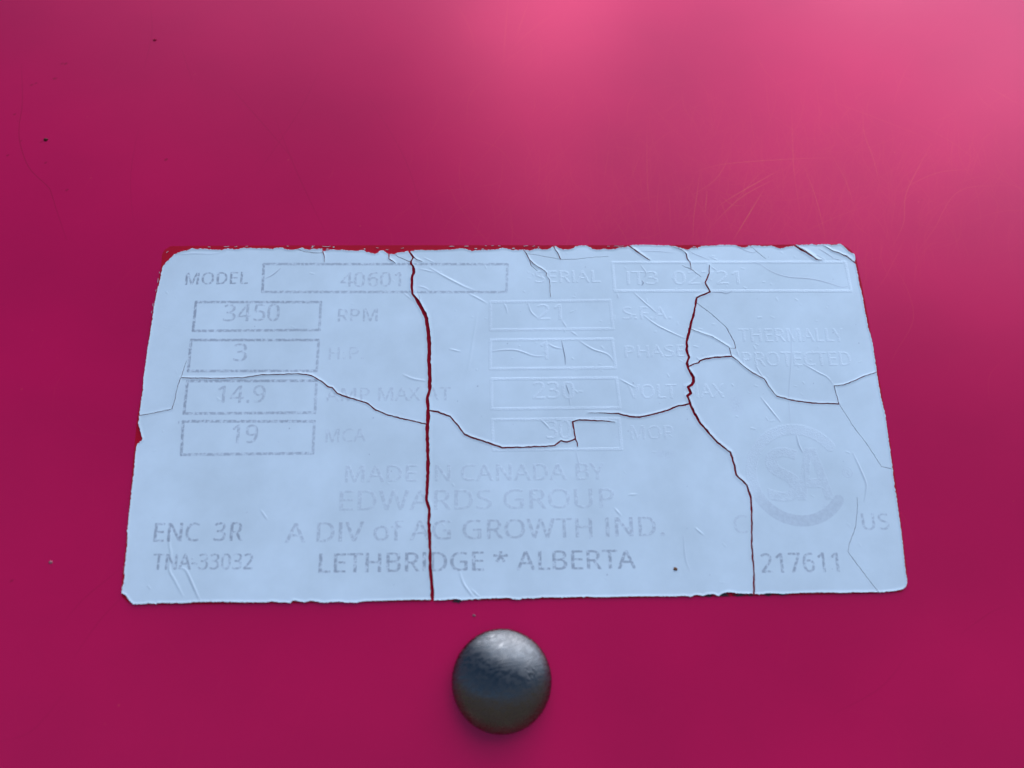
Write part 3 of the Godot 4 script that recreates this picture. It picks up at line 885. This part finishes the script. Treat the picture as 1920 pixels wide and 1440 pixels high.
	var f := mesh_node("adhesive_film", slab(roughened(points([-75.58,36.42,-75.65,38.19,-75.31,39.33,-74.03,40.28,-66.00,40.30,-30.14,40.12,4.94,39.86,26.16,39.69,40.38,39.61,58.25,39.54,72.87,39.61,74.25,39.15,75.52,37.96,76.35,36.27,76.74,28.34,77.21,10.58,77.43,-6.17,76.97,-24.10,76.66,-31.88,76.28,-34.22,74.92,-35.41,69.60,-35.61,33.95,-35.59,-7.42,-35.45,-48.19,-35.26,-72.90,-35.03,-74.46,-34.56,-75.69,-33.46,-76.06,-32.07,-76.16,-23.52,-76.66,-6.65,-76.86,1.63,-76.53,7.27,-76.41,21.07,-76.08,28.34]), 1.2, 0.05, true), 0.0, 0.02, panel_uv), film, sticker)
	f.set_meta("label", "deep red border left round the shrunken sticker")
	# dark sheet under the vinyl, its colour standing in for shade in the cracks
	var crack_shade := flat_material(Color(0.30, 0.0015, 0.012), 0.7)
	crack_shade.metallic_specular = 0.2
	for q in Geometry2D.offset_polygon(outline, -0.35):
		mesh_node("crack_shade_sheet", slab(q, 0.01, 0.035, panel_uv), crack_shade, sticker)
	var order := range(pieces.size())
	order.sort_custom(func(a, b): return area_of(pieces[a]) > area_of(pieces[b]))
	for i: int in order:
		mesh_node("vinyl_piece", slab(pieces[i], 0.04, 0.32 + rng.randf_range(-0.02, 0.02), sticker_uv), vinyl, sticker)
	print("pieces ", pieces.size())
	sliver([-75.34,37.43,-74.79,38.69,-74.37,39.07,-73.88,38.81,-73.26,39.44,-72.85,39.88,-71.70,39.87,-71.30,39.30,-70.28,39.42])
	sliver([-65.97,40.02,-62.53,40.06,-60.22,39.97,-56.77,40.07])
	sliver([-55.62,40.13,-52.16,40.19,-51.00,40.13,-42.90,40.03,-40.58,39.88,-37.10,40.02,-33.62,40.03])
	sliver([-33.16,39.95,-30.71,39.93,-30.01,39.66,-28.49,39.33,-26.85,38.97,-25.35,39.31,-23.43,39.42,-21.28,39.76,-18.48,39.79])
	sliver([-18.48,39.79,-14.98,39.79,-14.28,39.47,-13.58,39.72,-10.31,39.75,-6.80,39.80,0.24,39.74,7.28,39.58,13.76,39.63])
	sliver([18.46,39.34,20.24,39.45,23.78,39.45,25.56,39.51])
	sliver([-75.75,34.78,-75.87,31.67,-76.26,27.97,-76.51,24.08])
	var flecks := points([-43.35,39.71,-42.40,39.32,-38.72,39.74,-36.27,39.39,-40.08,39.23,-23.48,38.65,-20.92,38.76,-14.05,39.41,0.58,39.09,2.92,39.08,6.10,39.31,7.04,39.30,40.46,39.09,58.09,39.15,58.76,38.75,-32.90,39.24,-31.97,39.17,-9.02,39.11,-6.22,38.96,50.82,39.27,52.73,39.23,37.63,39.31,-7.74,39.10])
	for k in range(0, flecks.size(), 2):
		var p := flecks[k]
		mesh_node("vinyl_flake", slab(blob(p.x, p.y, rng.randf_range(0.13, 0.26), rng.randf_range(0.06, 0.11), 1.2, 11), 0.02, rng.randf_range(0.12, 0.2), sticker_uv), bare_vinyl, sticker)
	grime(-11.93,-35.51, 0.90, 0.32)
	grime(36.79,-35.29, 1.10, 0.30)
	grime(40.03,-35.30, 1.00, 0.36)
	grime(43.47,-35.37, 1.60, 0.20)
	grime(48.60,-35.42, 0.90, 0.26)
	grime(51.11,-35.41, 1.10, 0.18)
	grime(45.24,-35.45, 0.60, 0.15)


# ---------------------------------------------------------------- the bolt
func bolt():
	var root := Node3D.new()
	root.name = "carriage_bolt"
	root.transform = face * Transform3D(Basis(), Vector3(-3.48, -49.94, 0) * MM)
	add_child(root)
	tag(root, "dark grey steel bolt with a smooth domed head below the sticker", "bolt")
	var dents := FastNoiseLite.new()
	dents.seed = 14
	dents.frequency = 0.55
	dents.fractal_octaves = 3
	var st := SurfaceTool.new()
	st.begin(Mesh.PRIMITIVE_TRIANGLES)
	# radius and height of the turned profile, from under the rim to the crown
	var profile := PackedVector2Array([Vector2(6.2, 1.0), Vector2(8.2, 1.1), Vector2(8.95, 1.25), Vector2(9.2, 1.5), Vector2(9.25, 1.8)])
	for k in 44:
		var r := 9.22 * (1.0 - (k + 1) / 44.0)
		profile.append(Vector2(r, 1.9 + sqrt(maxf(0.0, 11.6 * 11.6 - r * r)) - sqrt(11.6 * 11.6 - 9.25 * 9.25)))
	var turns := 120
	var ring := func(k: int, i: int) -> Vector3:
		var p := profile[k]
		var t := i * TAU / turns
		var v := Vector3(p.x * cos(t), p.x * sin(t), p.y)
		if p.y > 1.85:
			v.z += dents.get_noise_2d(v.x * 0.25, v.y * 0.35) * 0.05 * smoothstep(9.0, 6.0, p.x)
			# the knock on the right of the crown
			var d := Vector2(v.x - 5.7, v.y - 1.2)
			var near := exp(-d.length_squared() / 1.3)
			v.z += near * (0.26 * dents.get_noise_2d(v.x * 3.5 + 20.0, v.y * 3.5) - 0.03)
		return v * MM
	for k in profile.size() - 1:
		for i in turns:
			var a: Vector3 = ring.call(k, i)
			var b: Vector3 = ring.call(k, i + 1)
			var c: Vector3 = ring.call(k + 1, i + 1)
			var d: Vector3 = ring.call(k + 1, i)
			for v: Vector3 in [a, c, b, a, d, c]:
				if v == c and k == profile.size() - 2 and false:
					continue
				st.set_uv(Vector2(v.x, -v.y) / MM / 20.0 + Vector2(0.5, 0.5))
				st.add_vertex(v)
	st.index()
	st.generate_normals()
	st.generate_tangents()
	var m := flat_material(Color(0.135, 0.12, 0.112), 0.36, 1.0)
	# brushed grain across the crown
	var grain := FastNoiseLite.new()
	grain.seed = 77
	grain.frequency = 0.05
	grain.fractal_octaves = 4
	var size := 512
	var bump := PackedFloat32Array()
	var dull := PackedByteArray()
	bump.resize(size * size)
	dull.resize(size * size)
	for y in size:
		for x in size:
			var lean := y + x * 0.18
			var g := grain.get_noise_2d(x * 0.22, lean * 2.6)
			var cloudy := grain.get_noise_2d(x * 0.5 + 900.0, lean * 0.8)
			bump[y * size + x] = 0.5 + 0.5 * g
			dull[y * size + x] = int(clampf(0.50 + cloudy * 0.5 + g * 0.16, 0.3, 1.0) * 255.0)
	m.heightmap_enabled = true
	m.heightmap_texture = ImageTexture.create_from_image(Image.create_from_data(size, size, false, Image.FORMAT_RF, bump.to_byte_array()))
	m.heightmap_scale = 0.0018
	m.roughness = 0.58
	m.roughness_texture = ImageTexture.create_from_image(Image.create_from_data(size, size, false, Image.FORMAT_L8, dull))
	mesh_node("head", st, m, root)
	var neck := PackedVector2Array()
	for k in 24:
		neck.append(Vector2(cos(k * TAU / 24.0), sin(k * TAU / 24.0)) * 6.4)
	mesh_node("neck", slab(neck, -6.0, 1.1, panel_uv), flat_material(Color(0.12, 0.12, 0.13), 0.6, 1.0), root)


# ---------------------------------------------------------------- specks
func speck(kind: String, x: float, y: float, r: float):
	var st := SurfaceTool.new()
	st.begin(Mesh.PRIMITIVE_TRIANGLES)
	var edge := blob(0, 0, r * 1.1, r * 0.85, 0.5, 22)
	var levels := [Vector2(1.0, 0.0), Vector2(0.93, 0.35), Vector2(0.72, 0.75), Vector2(0.4, 0.95), Vector2(0.0, 1.0)]
	for k in 4:
		for i in edge.size():
			var e := edge[i]
			var g := edge[(i + 1) % edge.size()]
			var lo: Vector2 = levels[k]
			var hi: Vector2 = levels[k + 1]
			var a := Vector3(e.x * lo.x, e.y * lo.x, lo.y * r * 0.4) * MM
			var b := Vector3(g.x * lo.x, g.y * lo.x, lo.y * r * 0.4) * MM
			var c := Vector3(g.x * hi.x, g.y * hi.x, hi.y * r * 0.4) * MM
			var d := Vector3(e.x * hi.x, e.y * hi.x, hi.y * r * 0.4) * MM
			for v: Vector3 in ([a, c, b, a, d, c] if k < 3 else [a, c, b]):
				st.add_vertex(v)
	st.index()
	st.generate_normals()
	var rust := flat_material(Color(0.075, 0.012, 0.006), 0.45)
	var called := {"rust": "rust_droplet", "rust2": "rust_droplet", "white": "paint_fleck", "white2": "paint_fleck", "mud": "dirt_speck"}
	var look := {"rust": rust, "rust2": flat_material(Color(0.20, 0.085, 0.04), 0.7), "white": flat_material(Color(0.30, 0.10, 0.12), 1.0), "white2": flat_material(Color(0.36, 0.13, 0.14), 1.0), "mud": flat_material(Color(0.36, 0.004, 0.035), 0.7)}
	look[kind].metallic_specular = 0.2
	var o := mesh_node(called[kind], st, look[kind], self)
	var lift := 0.33 if kind == "rust2" else 0.0
	o.transform = face * Transform3D(Basis(), Vector3(x, y, lift) * MM)
	var says := {
		"rust": ["dried dark brown droplet on the red panel left of the sticker's upper corner", "droplet"],
		"rust2": ["tiny brown rust spot on the white sticker, right of its last line of lettering", "droplet"],
		"white": ["tiny pale fleck on the red panel between the sticker and the bolt", "fleck"],
		"white2": ["small pale fleck on the red panel left of the sticker's lower corner", "fleck"],
		"mud": ["dark red smudge on the bare panel at the upper left", "dirt"],
	}
	tag(o, says[kind][0], says[kind][1])


func specks():
	speck("rust", -104.65,67.01, 0.46)
	speck("rust2", 30.80,-30.23, 0.36)
	speck("white", -8.56,-38.19, 0.30)
	speck("white2", -90.10,-26.72, 0.34)
	speck("mud", -83.25,94.05, 0.40)
